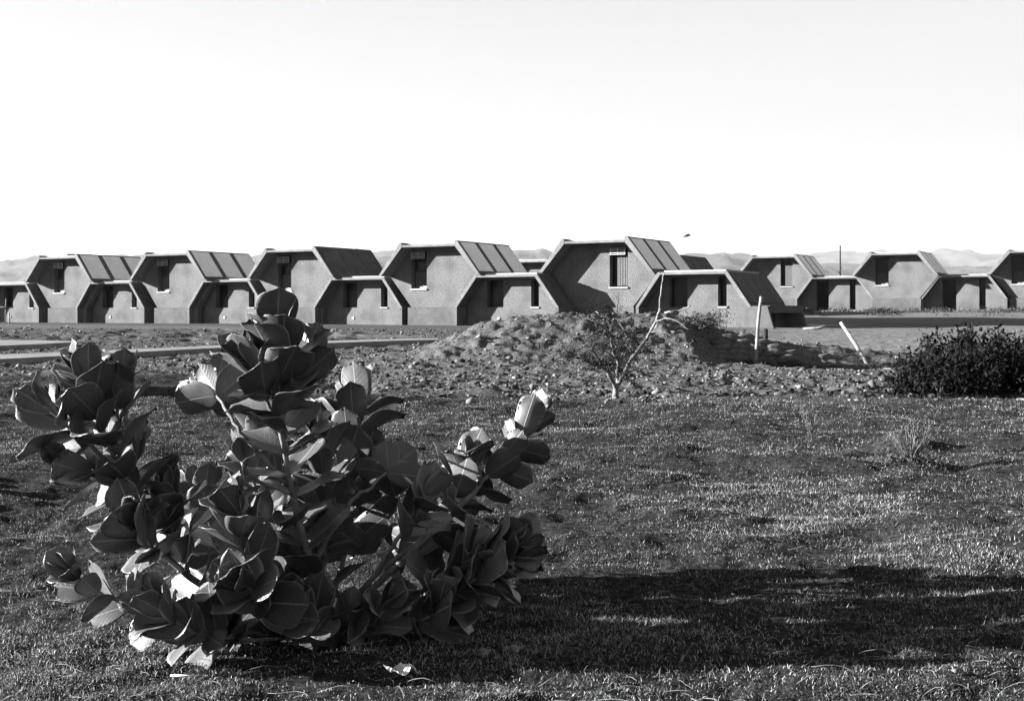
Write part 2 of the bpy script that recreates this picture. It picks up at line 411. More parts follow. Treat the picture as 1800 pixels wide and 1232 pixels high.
def roof_panels(parent, p0, p1, n, mat_, y0=.28, y1=DEPTH - .1, gap=.5, lip=.035, margin=(.16, .1)):
    """flat panels on the outer right-hand slope; p0 (x,z) top, p1 bottom of the slope"""
    d = Vector((p1[0] - p0[0], 0, p1[1] - p0[1])); ln = d.length; d.normalize(); nn = Vector((-d.z, 0, d.x))
    if nn.x < 0: nn = -nn
    a = Vector((p0[0], 0, p0[1])) + d * margin[0]; b = Vector((p0[0], 0, p0[1])) + d * (ln - margin[1])
    w = (y1 - y0 - gap * (n - 1)) / n
    for i in range(n):
        ya = y0 + i * (w + gap); yb = ya + w; s = MB()
        c = [Vector((a.x, ya, a.z)), Vector((b.x, ya, b.z)), Vector((b.x, yb, b.z)), Vector((a.x, yb, a.z))]
        vs = [q + nn * .004 for q in c] + [q + nn * lip for q in c]
        s.add(vs, [(0, 1, 2, 3), (7, 6, 5, 4), (0, 4, 5, 1), (1, 5, 6, 2), (2, 6, 7, 3), (3, 7, 4, 0)])
        s.build('roof_panel', mat_, parent)

def hip(x, xs, zs): return float(np.interp(x, xs, zs))

def make_upper(label, loc, rz, wx=-1.42, style='plain', panels='light', ac=True, sx=1.0, grp='raised hexagonal houses', drop=0.0, sillbit=True):
    r = empty('hexagonal_house', loc, rz, label=label, cat='house', group=grp); r.scale = (sx, 1, 1)
    # sloping side slabs
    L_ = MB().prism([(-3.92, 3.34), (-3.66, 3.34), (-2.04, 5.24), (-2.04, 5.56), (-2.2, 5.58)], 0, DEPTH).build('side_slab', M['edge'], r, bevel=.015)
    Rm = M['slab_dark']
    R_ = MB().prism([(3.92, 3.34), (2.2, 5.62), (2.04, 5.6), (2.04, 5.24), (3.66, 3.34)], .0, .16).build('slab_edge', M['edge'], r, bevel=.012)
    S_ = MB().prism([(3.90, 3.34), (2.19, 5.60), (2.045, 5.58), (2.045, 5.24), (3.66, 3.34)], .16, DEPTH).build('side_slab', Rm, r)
    if panels == 'light': roof_panels(S_, (2.19, 5.60), (3.90, 3.34), 3, M['panel'], margin=(.14, .3))
    else: roof_panels(S_, (2.19, 5.60), (3.90, 3.34), 3, M['slab_dark'], gap=.07, margin=(.03, .03), lip=.05)
    MB().prism([(3.86, 3.22), (4.02, 3.30), (3.98, 3.45), (3.90, 3.45)], .2, DEPTH).build('gutter', M['slab_dark'], r)
    MB().box(-2.036, 2.036, 0.01, DEPTH - .01, 5.24, 5.40).build('roof_slab', M['edge'], r, bevel=.012)
    MB().box(-2.03, 2.03, .62, DEPTH - .4, 5.402, 5.53).build('roof_curb', M['white'], r)
    # recessed gable wall
    xs = [-3.72, -2.05, 2.05, 3.72]; tz = [3.36, 5.238, 5.238, 3.36]; bz = [3.30, 1.22, 1.22, 3.30]
    ww = 1.22; hole = (wx - ww/2, wx + ww/2, 2.48 + drop, 5.05)
    me = wall_with_holes(xs, lambda x: hip(x, xs, tz), lambda x: hip(x, xs, bz), [hole], 1.2, 1.66)
    link_mesh('gable_wall', me, M['pebble'], r)
    x0, x1, z0, z1 = hole; yw = 1.60
    w = window(r, x0, x1, z0, 4.42 if ac else z1, yw)
    if style == 'shutter':
        n = 7; a0 = x0 + .42; sh = MB()
        for k in range(n):
            q = a0 + (x1 - .03 - a0) * k / n; sh.box(q + .02, q + (x1 - .03 - a0) / n - .03, 1.42, 1.46, z0 + .1, (4.36 if ac else z1 - .5))
        sh.build('shutter', M['shutter'], w); MB().box(a0 - .05, x1 - .004, 1.465, 1.49, z0 + .05, (4.40 if ac else z1 - .45)).build('shutter_back', M['frame'], w)
    else:
        MB().box(x0 + .5, x1 - .1, 1.45, 1.5, z0 + .02, z0 + .2).build('curtain_lit_foot', M['white'], w)  # sunlight on the curtain's foot put in as a white strip
        cu = MB(); k = 12
        for i in range(k): cu.box(x0 + .12 + i * (ww - .24) / k, x0 + .12 + (i + .75) * (ww - .24) / k, 1.57 - .012 * (i % 2), 1.578, z0 + .08, z0 + 1.15)
        cu.build('curtain', M['slab_dark'], w)
    if ac:
        a = MB().box(x0 + .06, x1 - .16, 1.16, 1.6, 4.5, 4.98).build('air_conditioner', M['frame'], r, bevel=.015)
        gr = MB()
        for k in range(5): zz = 4.53 + k * .1; gr.box(x0 + .05, x1 - .15, 1.10, 1.13, zz, zz + .028)
        for xx in (x0 + .05, (x0 + x1) / 2 - .07, x1 - .18): gr.box(xx, xx + .03, 1.131, 1.155, 4.52, 4.97)
        gr.build('grille', M['metal'], a)
        MB().box(x0 + .02, x1 - .02, 1.58, 1.64, 4.421, 5.049).build('infill_board', M['frame'], r)
    # plinth under the raised gable
    MB().box(-2.22, 2.22, 1.0, 1.5, -.6, 1.21).build('plinth', M['plinth'], r, bevel=.012)
    MB().prism([(-3.7, 3.36), (-2.05, 5.2), (2.05, 5.2), (3.7, 3.36), (2.2, 1.22), (-2.2, 1.22)], DEPTH - .35, DEPTH - .1).build('rear_wall', M['pebble'], r)
    MB().box(-2.2, 2.2, 1.7, DEPTH - .4, 1.1, 1.25).build('floor_slab', M['slab_dark'], r)
    return r

def make_lower(label, loc, rz, sx=1.0, end=False, ground_level=False, square=True, grp='low trapezoid houses between the raised ones'):
    r = empty('low_house', loc, rz, label=label, cat='house', group=grp); r.scale = (sx, 1, 1)
    for sg in (-1, 1):
        MB().prism([(sg * 2.28, 3.30), (sg * 3.78, 1.2), (sg * 3.56, 1.2), (sg * 2.1, 3.15), (sg * 2.1, 3.32)], 0, .14).build('slab_edge', M['edge'], r, bevel=.012)
        s = MB().prism([(sg * 2.27, 3.295), (sg * 3.765, 1.2), (sg * 3.56, 1.2), (sg * 2.105, 3.15), (sg * 2.105, 3.31)], .14, DEPTH).build('side_slab', M['slab_dark'], r)
        if end and sg == 1: roof_panels(s, (2.27, 3.295), (3.765, 1.2), 4, M['slab_dark'], gap=.1, margin=(.05, .3), lip=.06)
        if not (end and sg == 1):
            MB().box(sg * 3.56, sg * 3.75, .02, DEPTH, -.6, 1.198).build('side_wall', M['concrete'], r)
    MB().box(-2.097, 2.097, .01, DEPTH, 3.15, 3.31).build('roof_slab', M['edge'], r, bevel=.012)
    MB().box(-2.05, 2.0, .5, DEPTH - .3, 3.312, 3.43).build('roof_curb', M['white'], r)
    xs = [-3.55, -2.1, 2.1, 3.55]; tz = [1.2, 3.148, 3.148, 1.2]; fl = -.6
    zb = .12 if ground_level else 1.22
    holes = [(-2.0, -.78, zb, 3.0), (1.22, 1.78, zb + .02, 3.05)]
    me = wall_with_holes(xs, lambda x: hip(x, xs, tz), lambda x: fl, holes, 1.2, 1.7)
    link_mesh('gable_wall', me, M['pebble'], r)
    window(r, -2.0, -.78, zb, 3.0, 1.6, sill=False)
    window(r, 1.22, 1.78, zb + .02, 3.05, 1.62)
    if square: MB().box(-1.22, -1.02, 1.15, 1.199, .38, .56).build('vent_box', M['white'], r)
    MB().prism([(-3.5, fl), (-3.5, 1.2), (-2.1, 3.1), (2.1, 3.1), (3.5, 1.2), (3.5, fl)], DEPTH - .3, DEPTH - .1).build('rear_wall', M['pebble'], r)
    if end:
        for y0, nm in ((.02, 'M'), (DEPTH - .3, 'M')):
            MB().prism([(3.3, -.6), (3.3, 1.19), (3.72, 1.19), (3.76, 1.26), (4.75, 1.26), (5.3, -.6)], y0, y0 + .28).build('buttress', M['concrete'], r, bevel=.012)
        MB().box(3.74, 4.80, .3, DEPTH, .86, 1.30).build('eave_beam', M['slab_dark'], r)
        wl = MB().box(3.45, 3.7, .3, DEPTH - .3, -.6, .86).build('end_wall', M['slab_dark'], r)
        MB().box(3.701, 3.74, 2.6, 4.6, -.2, .8).build('doorway', M['interior'], wl)
    return r

TH = R(-29.5)
ups = [  # x, y, window x, style, panels, back, label
 (-37.3, 102.6, -1.1, 'plain', 'light', 'leftmost raised concrete hexagon house, grey panels on its slope and small block on roof'),
 (-26.7, 96.6, -1.42, 'plain', 'light', 'second raised hexagon house from left, light panels on its slope, above the tall leaves'),
 (-16.1, 90.4, -1.38, 'plain', 'dark', 'raised hexagon house whose whole right slope is dark, third from the left'),
 (-5.6, 83.2, -1.45, 'plain', 'light', 'raised hexagon house just left of the earth mound, fully lit plinth'),
 (5.15, 78.6, 1.12, 'shutter', 'light', 'tallest raised hexagon house behind the mound, pale shutter under its air conditioner'),
]
for i, (x, y, wx, st, pn, lab) in enumerate(ups):
    make_upper(lab, (x, y, 0), TH, wx=wx, style=st, panels=pn, sx=1.03, drop=0 if st == 'plain' else 0)
lows = [(-42.6, 105.7, 'low house cut by the left edge of the photo, behind the wooden cross post'),
 (-32.0, 99.4, 'low trapezoid house between the two leftmost raised hexagon houses'),
 (-21.4, 93.4, 'low trapezoid house directly behind the top leaves of the big shrub'),
 (-10.8, 86.8, 'low trapezoid house between the dark-sloped house and the one left of the mound'),
 (-.45, 80.5, 'low trapezoid house whose base is hidden by the left half of the mound')]
for x, y, lab in lows: make_lower(lab, (x * (y + 1.05) / y, y + 1.05, 0) if x < -1 else (x, y, 0), TH, sx=1.03)
make_lower('low end house of the near row, dark ribbed slope and slanted buttress behind white post', (10.7, 74.4, 0), TH, sx=.97, end=True)
# small dark block standing on the roof of the leftmost raised house
tag(MB().box(-.3, .3, -.25, .25, 0, .14).build('roof_block', M['frame']), 'small dark block standing on the roof of the leftmost raised house', 'block')
bpy.data.objects['roof_block'].location = (-36.3, 103.2, 5.53)
# second row
TH2 = R(-28)
make_upper('raised hexagon house right of the dark ribbed end slope, pale shutter in its window', (25.5, 122.2, .9), TH2, wx=1.0, style='shutter', ac=False, grp='raised houses of the far row')
make_upper('complete raised hexagon house in the far row, right of the utility pole', (35.3, 115.6, .9), TH2, wx=-1.35, ac=False, grp='raised houses of the far row')
make_upper('raised hexagon house cut off by the right edge of the photo', (46.2, 110.6, .9), TH2, wx=-1.45, ac=False, grp='raised houses of the far row')
for x, y, lab in ((19.7, 124.6, 'low house of the far row mostly hidden behind the dark ribbed end slope'),
                  (30.5, 118.6, 'low house of the far row in front of the utility pole'),
                  (40.7, 112.9, 'low house of the far row above the dark bush')):
    make_lower(lab, (x * (y + 1.05) / y, y + 1.05, .9), TH2, ground_level=True, square=False, grp='low houses of the far row')
# rear row, only its roofs show between the near houses
make_upper('rear raised house whose flat white roof shows left of the tallest house', (1.1, 110.4, 0), TH, ac=False, grp='houses behind the near row')
make_upper('rear raised house of which only a dark slope shows right of the tallest house', (11.5, 103.9, 0), TH, panels='dark', ac=False, grp='houses behind the near row')

# ------------------------------------------------------------------ hills
def build_hills(name, D, prof, seed, depth, lift=0.0):
    xs = np.linspace(-1.3, 1.3, 700); rows = 34
    us = xs * FPX + 900; py = np.interp(us, [p[0] for p in prof], [p[1] for p in prof])
    crest = 1 + (HZ - py) * D / FPX
    V = []
    for j in range(rows):
        t = j / (rows - 1); y = D * (1 - depth * (1 - t)) ; k = t ** .8
        X = xs * y
        n = fbm(X, np.full_like(X, y), D * .06, 5, seed); rid = 1 - np.abs(fbm(X, np.full_like(X, y), D * .035, 4, seed + 2)) * 2
        z = crest * (k + (.22 * n + .20 * (rid - .7)) * (1 - t * .55) * min(1, t * 6)) + fbm(X, X * 0, D * .012, 3, seed) * D * .0018 * t - (1 - t) * 2
        V.append(np.stack([X, np.full_like(X, y), z], -1))
    # far side falls away
    X = xs * D * 1.12; V.append(np.stack([X, np.full_like(X, D * 1.12), np.full_like(X, -5)], -1))
    V = np.array(V).reshape(-1, 3); nu = len(xs); i = (np.arange(rows)[:, None] * nu + np.arange(nu - 1)[None, :]).ravel()
    o = np_mesh(name, V, [np.stack([i, i + 1, i + nu + 1, i + nu], -1)], M['hill'], True); tag(o, kind='structure')
build_hills('hills', 8500, [(-2000, 470), (-300, 455), (0, 461), (30, 457), (60, 452), (110, 448), (300, 450), (500, 448), (640, 444), (680, 441), (800, 440), (880, 437), (950, 437.5), (985, 446), (1100, 450), (1190, 446), (1215, 445), (1245, 450), (1270, 446), (1320, 452), (1420, 462), (1800, 470), (2600, 480)], 3, .5)
build_hills('far_hills', 15500, [(-2000, 452), (0, 460), (600, 455), (1000, 455), (1300, 452), (1400, 447), (1460, 442), (1560, 443), (1680, 440), (1760, 443), (1830, 438), (2100, 446), (3000, 450)], 8, .3)

# ------------------------------------------------------------------ haze
hb = MB().box(-46000, 46000, -20000, 19500, -60, 830).build('haze', None); tag(hb, kind='stuff')
hm = bpy.data.materials.new('haze_air'); hm.use_nodes = True; hm.node_tree.nodes.clear()
pv = hm.node_tree.nodes.new('ShaderNodeVolumePrincipled'); pv.inputs['Color'].default_value = g(.95); pv.inputs['Density'].default_value = .000022
pv.inputs['Anisotropy'].default_value = .2
ho = hm.node_tree.nodes.new('ShaderNodeOutputMaterial'); hm.node_tree.links.new(pv.outputs[0], ho.inputs['Volume'])
hb.data.materials.append(hm)

# ------------------------------------------------------------------ big-leaved milkweed shrub
def leaf_mesh(seed, wid=.62, cup=.25, curl=.25, wave=.05, fold=.15):
    rnd = random.Random(seed); nu, nv = 12, 8; V = []; UV = []
    ph = rnd.uniform(0, 6.28); asym = rnd.uniform(-.06, .06)
    def shape(u):   # half width, obovate with a heart-shaped clasping base and a blunt tip
        w = max(0.0, 1 - abs(2 * (u * .99 + .005) - 1) ** 2.4) ** .5
        w *= .80 + .28 * u
        return w * wid * .5
    for i in range(nu + 1):
        u = (1 - math.cos(math.pi * i / nu)) / 2; hw = shape(u)
        for j in range(-nv // 2, nv // 2 + 1):
            v = j / (nv / 2); x = v * hw * (1 + asym * math.copysign(1, v))
            y = u - .07 * v * v * u ** 8 - .06 * abs(v) * (1 - u) ** 6
            z = cup * x * x * 1.2 + fold * .5 * abs(x) - curl * u * u * .5 + wave * math.sin(u * 9 + ph + (1.6 if v > 0 else 0)) * abs(v) ** 3 * (.3 + u)
            z += .006 * math.cos(u * 8 * 2 * math.pi) * abs(v) * (1 - abs(v)) * 2
            V.append((x, y, z)); UV.append((v, u))
    n = nv + 1; F = []
    for i in range(nu):
        for j in range(nv): a = i * n + j; F.append((a, a + 1, a + n + 1, a + n))
    me = bpy.data.meshes.new('leaf'); 
    # give it a thickness: second skin a hair below, joined at the rim
    m = len(V); th = .008
    V2 = V + [(x, y, z - th * (1 - abs(UV[k][0]) ** 4 * .6)) for k, (x, y, z) in enumerate(V)]
    F2 = F + [tuple(q + m for q in f)[::-1] for f in F]
    rim = [j for j in range(n)] + [i * n + nv for i in range(1, nu + 1)] + [nu * n + j for j in range(nv - 1, -1, -1)] + [i * n for i in range(nu - 1, 0, -1)]
    for a, b in zip(rim, rim[1:] + rim[:1]): F2.append((b, a, a + m, b + m))
    me.from_pydata(V2, [], F2); uvl = me.uv_layers.new(name='leaf'); UVV = UV + UV
    for lp in me.loops: uvl.data[lp.index].uv = UVV[lp.vertex_index]
    me.materials.append(M['leaf']); me.shade_smooth(); return me
LEAVES = [leaf_mesh(s, wid, cup, curl, wave, fold) for s, wid, cup, curl, wave, fold in
          ((1, .76, .3, .15, .03, .05), (2, .86, .4, .06, .02, .04), (3, .70, .2, .25, .04, .09), (4, .80, .5, .18, .04, .06), (5, .74, .3, -.15, .03, .10), (6, .82, .1, .30, .03, .03), (7, .66, .6, -.05, .05, .16))]

shrub = empty('milkweed_shrub', at(560, 1115, 3.9), 0, label='sprawling shrub with big rounded leathery leaves in the left foreground', cat='shrub')
shrub_inv = Matrix.Translation(-Vector(shrub.location))
def smooth_path(ps, n=5):
    out = []
    P = [ps[0]] + ps + [ps[-1]]
    for i in range(1, len(P) - 2):
        for k in range(n):
            t = k / n; a, b, c, d = P[i-1], P[i], P[i+1], P[i+2]
            out.append(.5 * ((2*b) + (c - a) * t + (2*a - 5*b + 4*c - d) * t*t + (3*b - a - 3*c + d) * t*t*t))
    out.append(P[-2]); return out
NLEAF = 0
INNER = []
def shoot(pts, pairs, size=.17, spacing=.048, start_ang=None, rbase=.011, tip=.55):
    global NLEAF
    ps = [at(*p) for p in pts]; path = smooth_path(ps, 6)
    path = [p + Vector((random.uniform(-1, 1), random.uniform(-1, 1), random.uniform(-1, 1))) * .004 for p in path]
    n = len(path); rad = [rbase * (1 - .62 * i / (n - 1)) for i in range(n)]
    s = MB().tube([shrub_inv @ p for p in path], rad, 8, .06); s.build('branch', M['stem'], shrub, smooth=True)
    d = [0.0]
    for i in range(n - 1, 0, -1): d.append(d[-1] + (path[i] - path[i-1]).length)
    rp = path[::-1]
    ang0 = random.uniform(0, 6.28) if start_ang is None else start_ang
    pairs = int(round(pairs * 1.6)); spacing *= .68
    for k in range(pairs):
        sdist = k * spacing * (.6 + .07 * k) + .003
        if sdist > d[-1] - .02: break
        i = max(j for j in range(n) if d[j] <= sdist); j = min(i + 1, n - 1)
        t = (sdist - d[i]) / max(1e-6, d[j] - d[i]); p = rp[i].lerp(rp[j], t); ax = (rp[i] - rp[j]).normalized()
        a = ax.cross(Vector((0.1, .9, .2))).normalized(); b = ax.cross(a)
        for sgn in (0, math.pi):
            phi = ang0 + (k % 2) * math.pi / 2 + k * .12 + sgn + random.uniform(-.3, .3)
            rd = a * math.cos(phi) + b * math.sin(phi)
            el = R(12) + R(8.0) * k; el = min(el, R(66)) + random.uniform(-.2, .2)
            dr = (ax * math.cos(el) + rd * math.sin(el)).normalized()
            nrm = (ax - dr * ax.dot(dr))
            if nrm.length < .05: nrm = -rd
            nrm.normalize(); roll = random.uniform(-.4, .4); nrm = (Matrix.Rotation(roll, 3, dr) @ nrm)
            xx = dr.cross(nrm).normalized()
            L = .84 * size * (tip + (1 - tip) * min(1, (k + .3) / 3.0)) * random.uniform(.75, 1.15)
            m = Matrix((xx, dr, nrm)).transposed().to_4x4()
            sc = Matrix.Diagonal((L * random.uniform(.9, 1.12), L, L, 1))
            INNER.append((k, (p - at(900, 546, 0)).length, shrub_inv @ Matrix.Translation(p + dr * .008) @ m @ sc, random.choice(LEAVES)))
            NLEAF += 1
B0 = (560, 1125, 3.9)
SH = [
 ([B0, (600, 1000, 4.2), (630, 880, 4.6), (640, 790, 4.75)], 7, .20, .06, None, .011),
 ([B0, (520, 980, 4.2), (480, 840, 4.6), (455, 730, 4.8)], 8, .20, .06, None, .011),
 ([B0, (440, 1000, 4.1), (370, 920, 4.4), (340, 850, 4.6)], 6, .17, .06, None, .010),
 ([B0, (660, 1010, 4.1), (760, 930, 4.5), (790, 870, 4.75)], 7, .18, .06, None, .010),
 ([B0, (570, 950, 4.1), (590, 850, 4.4), (575, 745, 4.6)], 7, .19, .06, None, .011),
 ([(500, 1060, 3.9), (520, 1000, 4.1), (500, 930, 4.2)], 6, .18, .05, None, .009),
 ([B0, (548, 1000, 3.9), (512, 860, 3.9), (494, 740, 3.88), (487, 575, 3.85)], 12, .235, .052, .3, .015),
 ([B0, (430, 1075, 3.9), (300, 985, 3.8), (240, 880, 3.75), (190, 775, 3.72), (150, 665, 3.7)], 11, .215, .05, .9, .013),
 ([(494, 760, 3.88), (465, 690, 3.86), (440, 625, 3.84)], 4, .20, .06, 1.2, .008),
 ([(492, 750, 3.88), (520, 680, 3.9), (540, 622, 3.95)], 4, .19, .06, .2, .008),
 ([(215, 830, 3.74), (130, 760, 3.7), (78, 712, 3.66)], 4, .19, .055, .6, .008),
 ([(205, 800, 3.73), (205, 720, 3.75), (208, 668, 3.75)], 3, .19, .055, .2, .008),
 ([(262, 910, 3.78), (238, 840, 3.85), (230, 772, 3.9)], 4, .17, .05, None, .009),
 ([(225, 855, 3.73), (165, 835, 3.7), (118, 812, 3.66)], 4, .16, .05, None, .008),
 ([(505, 850, 3.9), (440, 780, 3.9), (400, 725, 3.95), (372, 678, 4.3)], 4, .165, .05, None, .009),
 ([(530, 930, 3.95), (590, 850, 4.3), (618, 770, 4.5), (630, 690, 4.6)], 6, .235, .06, None, .009),
 ([B0, (490, 1085, 3.8), (436, 1030, 3.6), (424, 960, 3.55), (418, 885, 3.52)], 6, .19, .062, .1, .011),
 ([(545, 1000, 3.9), (610, 890, 3.95), (660, 850, 4.0), (697, 812, 4.3)], 4, .165, .05, None, .009),
 ([B0, (680, 1010, 3.95), (800, 900, 4.0), (890, 800, 4.25), (948, 728, 4.4)], 6, .175, .058, .5, .013),
 ([(700, 1000, 3.95), (770, 920, 4.05), (805, 860, 4.1), (822, 815, 4.1)], 5, .20, .05, None, .010),
 ([(640, 1040, 3.9), (690, 960, 3.85), (735, 900, 3.8), (748, 870, 3.8)], 4, .17, .05, None, .009),
 ([B0, (690, 1070, 3.9), (800, 1000, 3.85), (900, 945, 3.85)], 5, .18, .055, None, .011),
 ([(700, 1065, 3.9), (790, 1040, 3.8), (865, 1005, 3.8)], 4, .19, .05, None, .009),
 ([B0, (420, 1110, 3.75), (300, 1085, 3.6), (200, 1055, 3.5), (125, 1005, 3.42)], 5, .17, .062, .7, .010),
 ([B0, (450, 1125, 3.7), (340, 1110, 3.45), (270, 1060, 3.4)], 5, .17, .05, None, .010),
 ([(490, 1085, 3.8), (460, 1060, 3.6), (432, 1025, 3.5)], 3, .20, .05, None, .008),
 ([B0, (545, 1100, 3.75), (520, 1060, 3.68)], 4, .19, .05, None, .008),
 ([B0, (600, 1120, 3.8), (610, 1085, 3.75)], 4, .19, .05, None, .008),
 ([B0, (740, 1090, 3.8), (775, 1055, 3.75)], 4, .18, .05, None, .008),
 ([B0, (420, 1130, 3.7), (395, 1100, 3.6)], 3, .18, .05, None, .008),
 ([(800, 1000, 3.85), (870, 985, 3.85), (915, 985, 3.85)], 3, .2, .05, None, .008),
 ([B0, (640, 1110, 3.8), (690, 1050, 3.75)], 4, .16, .05, None, .009),
 ([(330, 1010, 3.85), (305, 940, 3.85), (295, 860, 3.85)], 5, .19, .055, None, .010),
 ([(300, 985, 3.8), (265, 960, 3.7), (235, 915, 3.62)], 3, .20, .05, None, .008),
 ([B0, (500, 1000, 4.05), (455, 880, 4.1), (430, 800, 4.1)], 6, .17, .055, None, .010),
 ([B0, (560, 960, 4.1), (570, 860, 4.2), (560, 770, 4.2)], 6, .18, .055, None, .010),
 ([B0, (620, 1120, 4.0), (760, 1080, 4.2), (810, 1040, 4.3)], 5, .16, .05, None, .009),
]
for sh in SH:
    pts, pr, sz, sp, sa, rb = sh
    shoot(pts, pr, sz, sp, sa, rb)
print('milkweed leaves', NLEAF)
# the nearest leaves are parts of their own, the hidden rest is one part
INNER.sort(key=lambda q: q[1])
for k, d_, mm, me in INNER[:296]:
    o = bpy.data.objects.new('leaf', me); COL.objects.link(o); o.parent = shrub; o.matrix_local = mm
if len(INNER) > 296:
    bm = bmesh.new()
    for k, d_, mm, me in INNER[296:]:
        q = me.copy(); q.transform(mm); bm.from_mesh(q); bpy.data.meshes.remove(q)
    me = bpy.data.meshes.new('inner_leaves'); bm.to_mesh(me); bm.free()
    link_mesh('inner_leaves', me, M['leaf'], shrub)['kind'] = 'stuff'

# ------------------------------------------------------------------ dark bush on the right
def scatter_leaves(name, centers, n_per, spread, size, matl, parent, seed, flat=.0):
    r = np.random.default_rng(seed); C = np.repeat(np.asarray(centers, float), n_per, 0)
    P = C + r.normal(0, 1, C.shape) * spread
    n = len(P); d = r.normal(0, 1, (n, 3)); d[:, 2] = np.abs(d[:, 2]) + .3; d /= np.linalg.norm(d, axis=1)[:, None]
    q = r.normal(0, 1, (n, 3)); q = np.cross(d, q); q /= np.linalg.norm(q, axis=1)[:, None]; nn = np.cross(d, q)
    L = (size * r.uniform(.6, 1.3, n))[:, None]
    a = P; b = P + d * L * .5 + q * L * .24 + nn * L * .06; c = P + d * L; e = P + d * L * .5 - q * L * .24 + nn * L * .06
    V = np.stack([a, b, c, e], 1).reshape(-1, 3); i = np.arange(n) * 4
    F = np.concatenate([np.stack([i, i+1, i+2], -1), np.stack([i, i+2, i+3], -1)])
    o = np_mesh(name, V, [F], matl, False, dict(tone=np.repeat(r.random(n), 4)))
    o.parent = parent; return o
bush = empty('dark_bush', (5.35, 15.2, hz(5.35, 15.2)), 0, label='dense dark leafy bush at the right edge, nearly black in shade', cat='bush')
cs = []; bb = MB()
rnd = random.Random(5)
prof_b = [(1572, 668), (1600, 622), (1640, 608), (1690, 588), (1740, 592), (1800, 594), (1860, 600), (1930, 640), (1980, 690)]
for i in range(520):
    px = rnd.uniform(1580, 1975); topy = np.interp(px, [p[0] for p in prof_b], [p[1] for p in prof_b])
    D = 15.2 + rnd.gauss(0, .55)
    spike = 14 * math.sin(px * .11) + 9 * math.sin(px * .29 + 1)
    py = topy + 14 + spike + abs(rnd.gauss(0, 45)) if rnd.random() < .6 else rnd.uniform(topy + 14 + spike, 690)
    p = at(px, py, D); p.z = max(p.z, .05)
    cs.append(p - Vector(bush.location))
for i in range(60):
    p = rnd.choice(cs); mid = Vector((p.x * .45, p.y * .4, p.z * .55))
    bb.tube([(p.x * .12, p.y * .12, 0), mid, p * 1.0], [.012, .008, .004], 5)
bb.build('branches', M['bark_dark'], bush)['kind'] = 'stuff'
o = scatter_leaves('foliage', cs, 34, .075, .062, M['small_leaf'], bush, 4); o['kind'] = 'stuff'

# ------------------------------------------------------------------ bare sapling in front of the mound
sap = empty('acacia_sapling', at(1083, 697, 14.5), 0, label='thin bare forked sapling with pale trunk in front of the mound', cat='sapling')
sloc = Vector(sap.location); sloc.z = hz(sloc.x, sloc.y) - .02; sap.location = sloc
def br(pts, r0, r1, m=M['bark'], name='branch', par=None):
    ps = smooth_path([at(*p) for p in pts], 5); n = len(ps)
    ps = [p + Vector((random.uniform(-1, 1), random.uniform(-1, 1), random.uniform(-1, 1))) * .006 for p in ps]
    MB().tube([p - sloc for p in ps], [r0 + (r1 - r0) * i / (n - 1) for i in range(n)], 6, .12).build(name, m, par or sap, smooth=True)
    return ps
tips = []
br([(1083, 700, 14.5), (1082, 690, 14.5), (1083, 678, 14.5)], .042, .034, name='trunk')
tips += br([(1083, 682, 14.5), (1072, 663, 14.4), (1063, 648, 14.4), (1052, 632, 14.3), (1040, 612, 14.2)], 0.0297, 0.0121)
tips += br([(1083, 682, 14.5), (1096, 658, 14.5), (1107, 636, 14.5), (1124, 612, 14.5), (1140, 590, 14.6), (1152, 566, 14.6), (1160, 545, 14.6)], .03, .014)
tips += br([(1160, 545, 14.6), (1160, 535, 14.6), (1163, 505, 14.7), (1167, 478, 14.7)], 0.0149, 0.0054)
tips += br([(1160, 545, 14.6), (1168, 549, 14.6), (1180, 548, 14.5), (1194, 546, 14.5), (1215, 538, 14.4)], 0.0175, 0.0081)
tips += br([(1086, 675, 14.5), (1085, 655, 14.6), (1086, 640, 14.7), (1078, 618, 14.8), (1072, 590, 14.9), (1064, 565, 14.9), (1048, 548, 15)], 0.0216, 0.0068)
tips += br([(1110, 632, 14.5), (1108, 610, 14.7), (1109, 595, 14.8)], 0.0095, 0.0041)
tips += br([(1063, 648, 14.4), (1040, 640, 14.3), (1012, 625, 14.2), (995, 618, 14.1)], 0.0081, 0.0027)
tips += br([(1152, 566, 14.6), (1170, 560, 14.4), (1190, 565, 14.3), (1210, 580, 14.2)], 0.0081, 0.0027)
tips += br([(1140, 585, 14.6), (1162, 583, 14.5), (1180, 590, 14.4)], 0.0081, 0.0027)
tips += br([(1072, 600, 14.8), (1050, 575, 14.9), (1043, 560, 14.9)], 0.0081, 0.0027)
tips += br([(1086, 640, 14.7), (1100, 620, 15), (1100, 590, 15.1), (1085, 560, 15.2)], 0.0108, 0.0041)
# feathery twigs with tiny leaflets
tw = MB(); lc = []
LT = [q for q in tips if q.x < at(1128, 0, 14.5).x and q.z > at(0, 665, 14.5).z]
for i in range(280):
    p = random.choice(LT); d = Vector((random.uniform(-1, 1), random.uniform(-.6, .6), random.uniform(-.3, .7))).normalized() * random.uniform(.12, .34)
    q = p + d; m_ = p.lerp(q, .5) + Vector((0, 0, .03)); tw.tube([p - sloc, m_ - sloc, q - sloc], [.0035, .0028, .0018], 4)
    for k in range(5): lc.append(p.lerp(q, .3 + .17 * k) - sloc)
tw.build('twigs', M['bark_dark'], sap)['kind'] = 'stuff'
scatter_leaves('leaflets', lc, 4, .02, .022, M['small_leaf'], sap, 6)['kind'] = 'stuff'

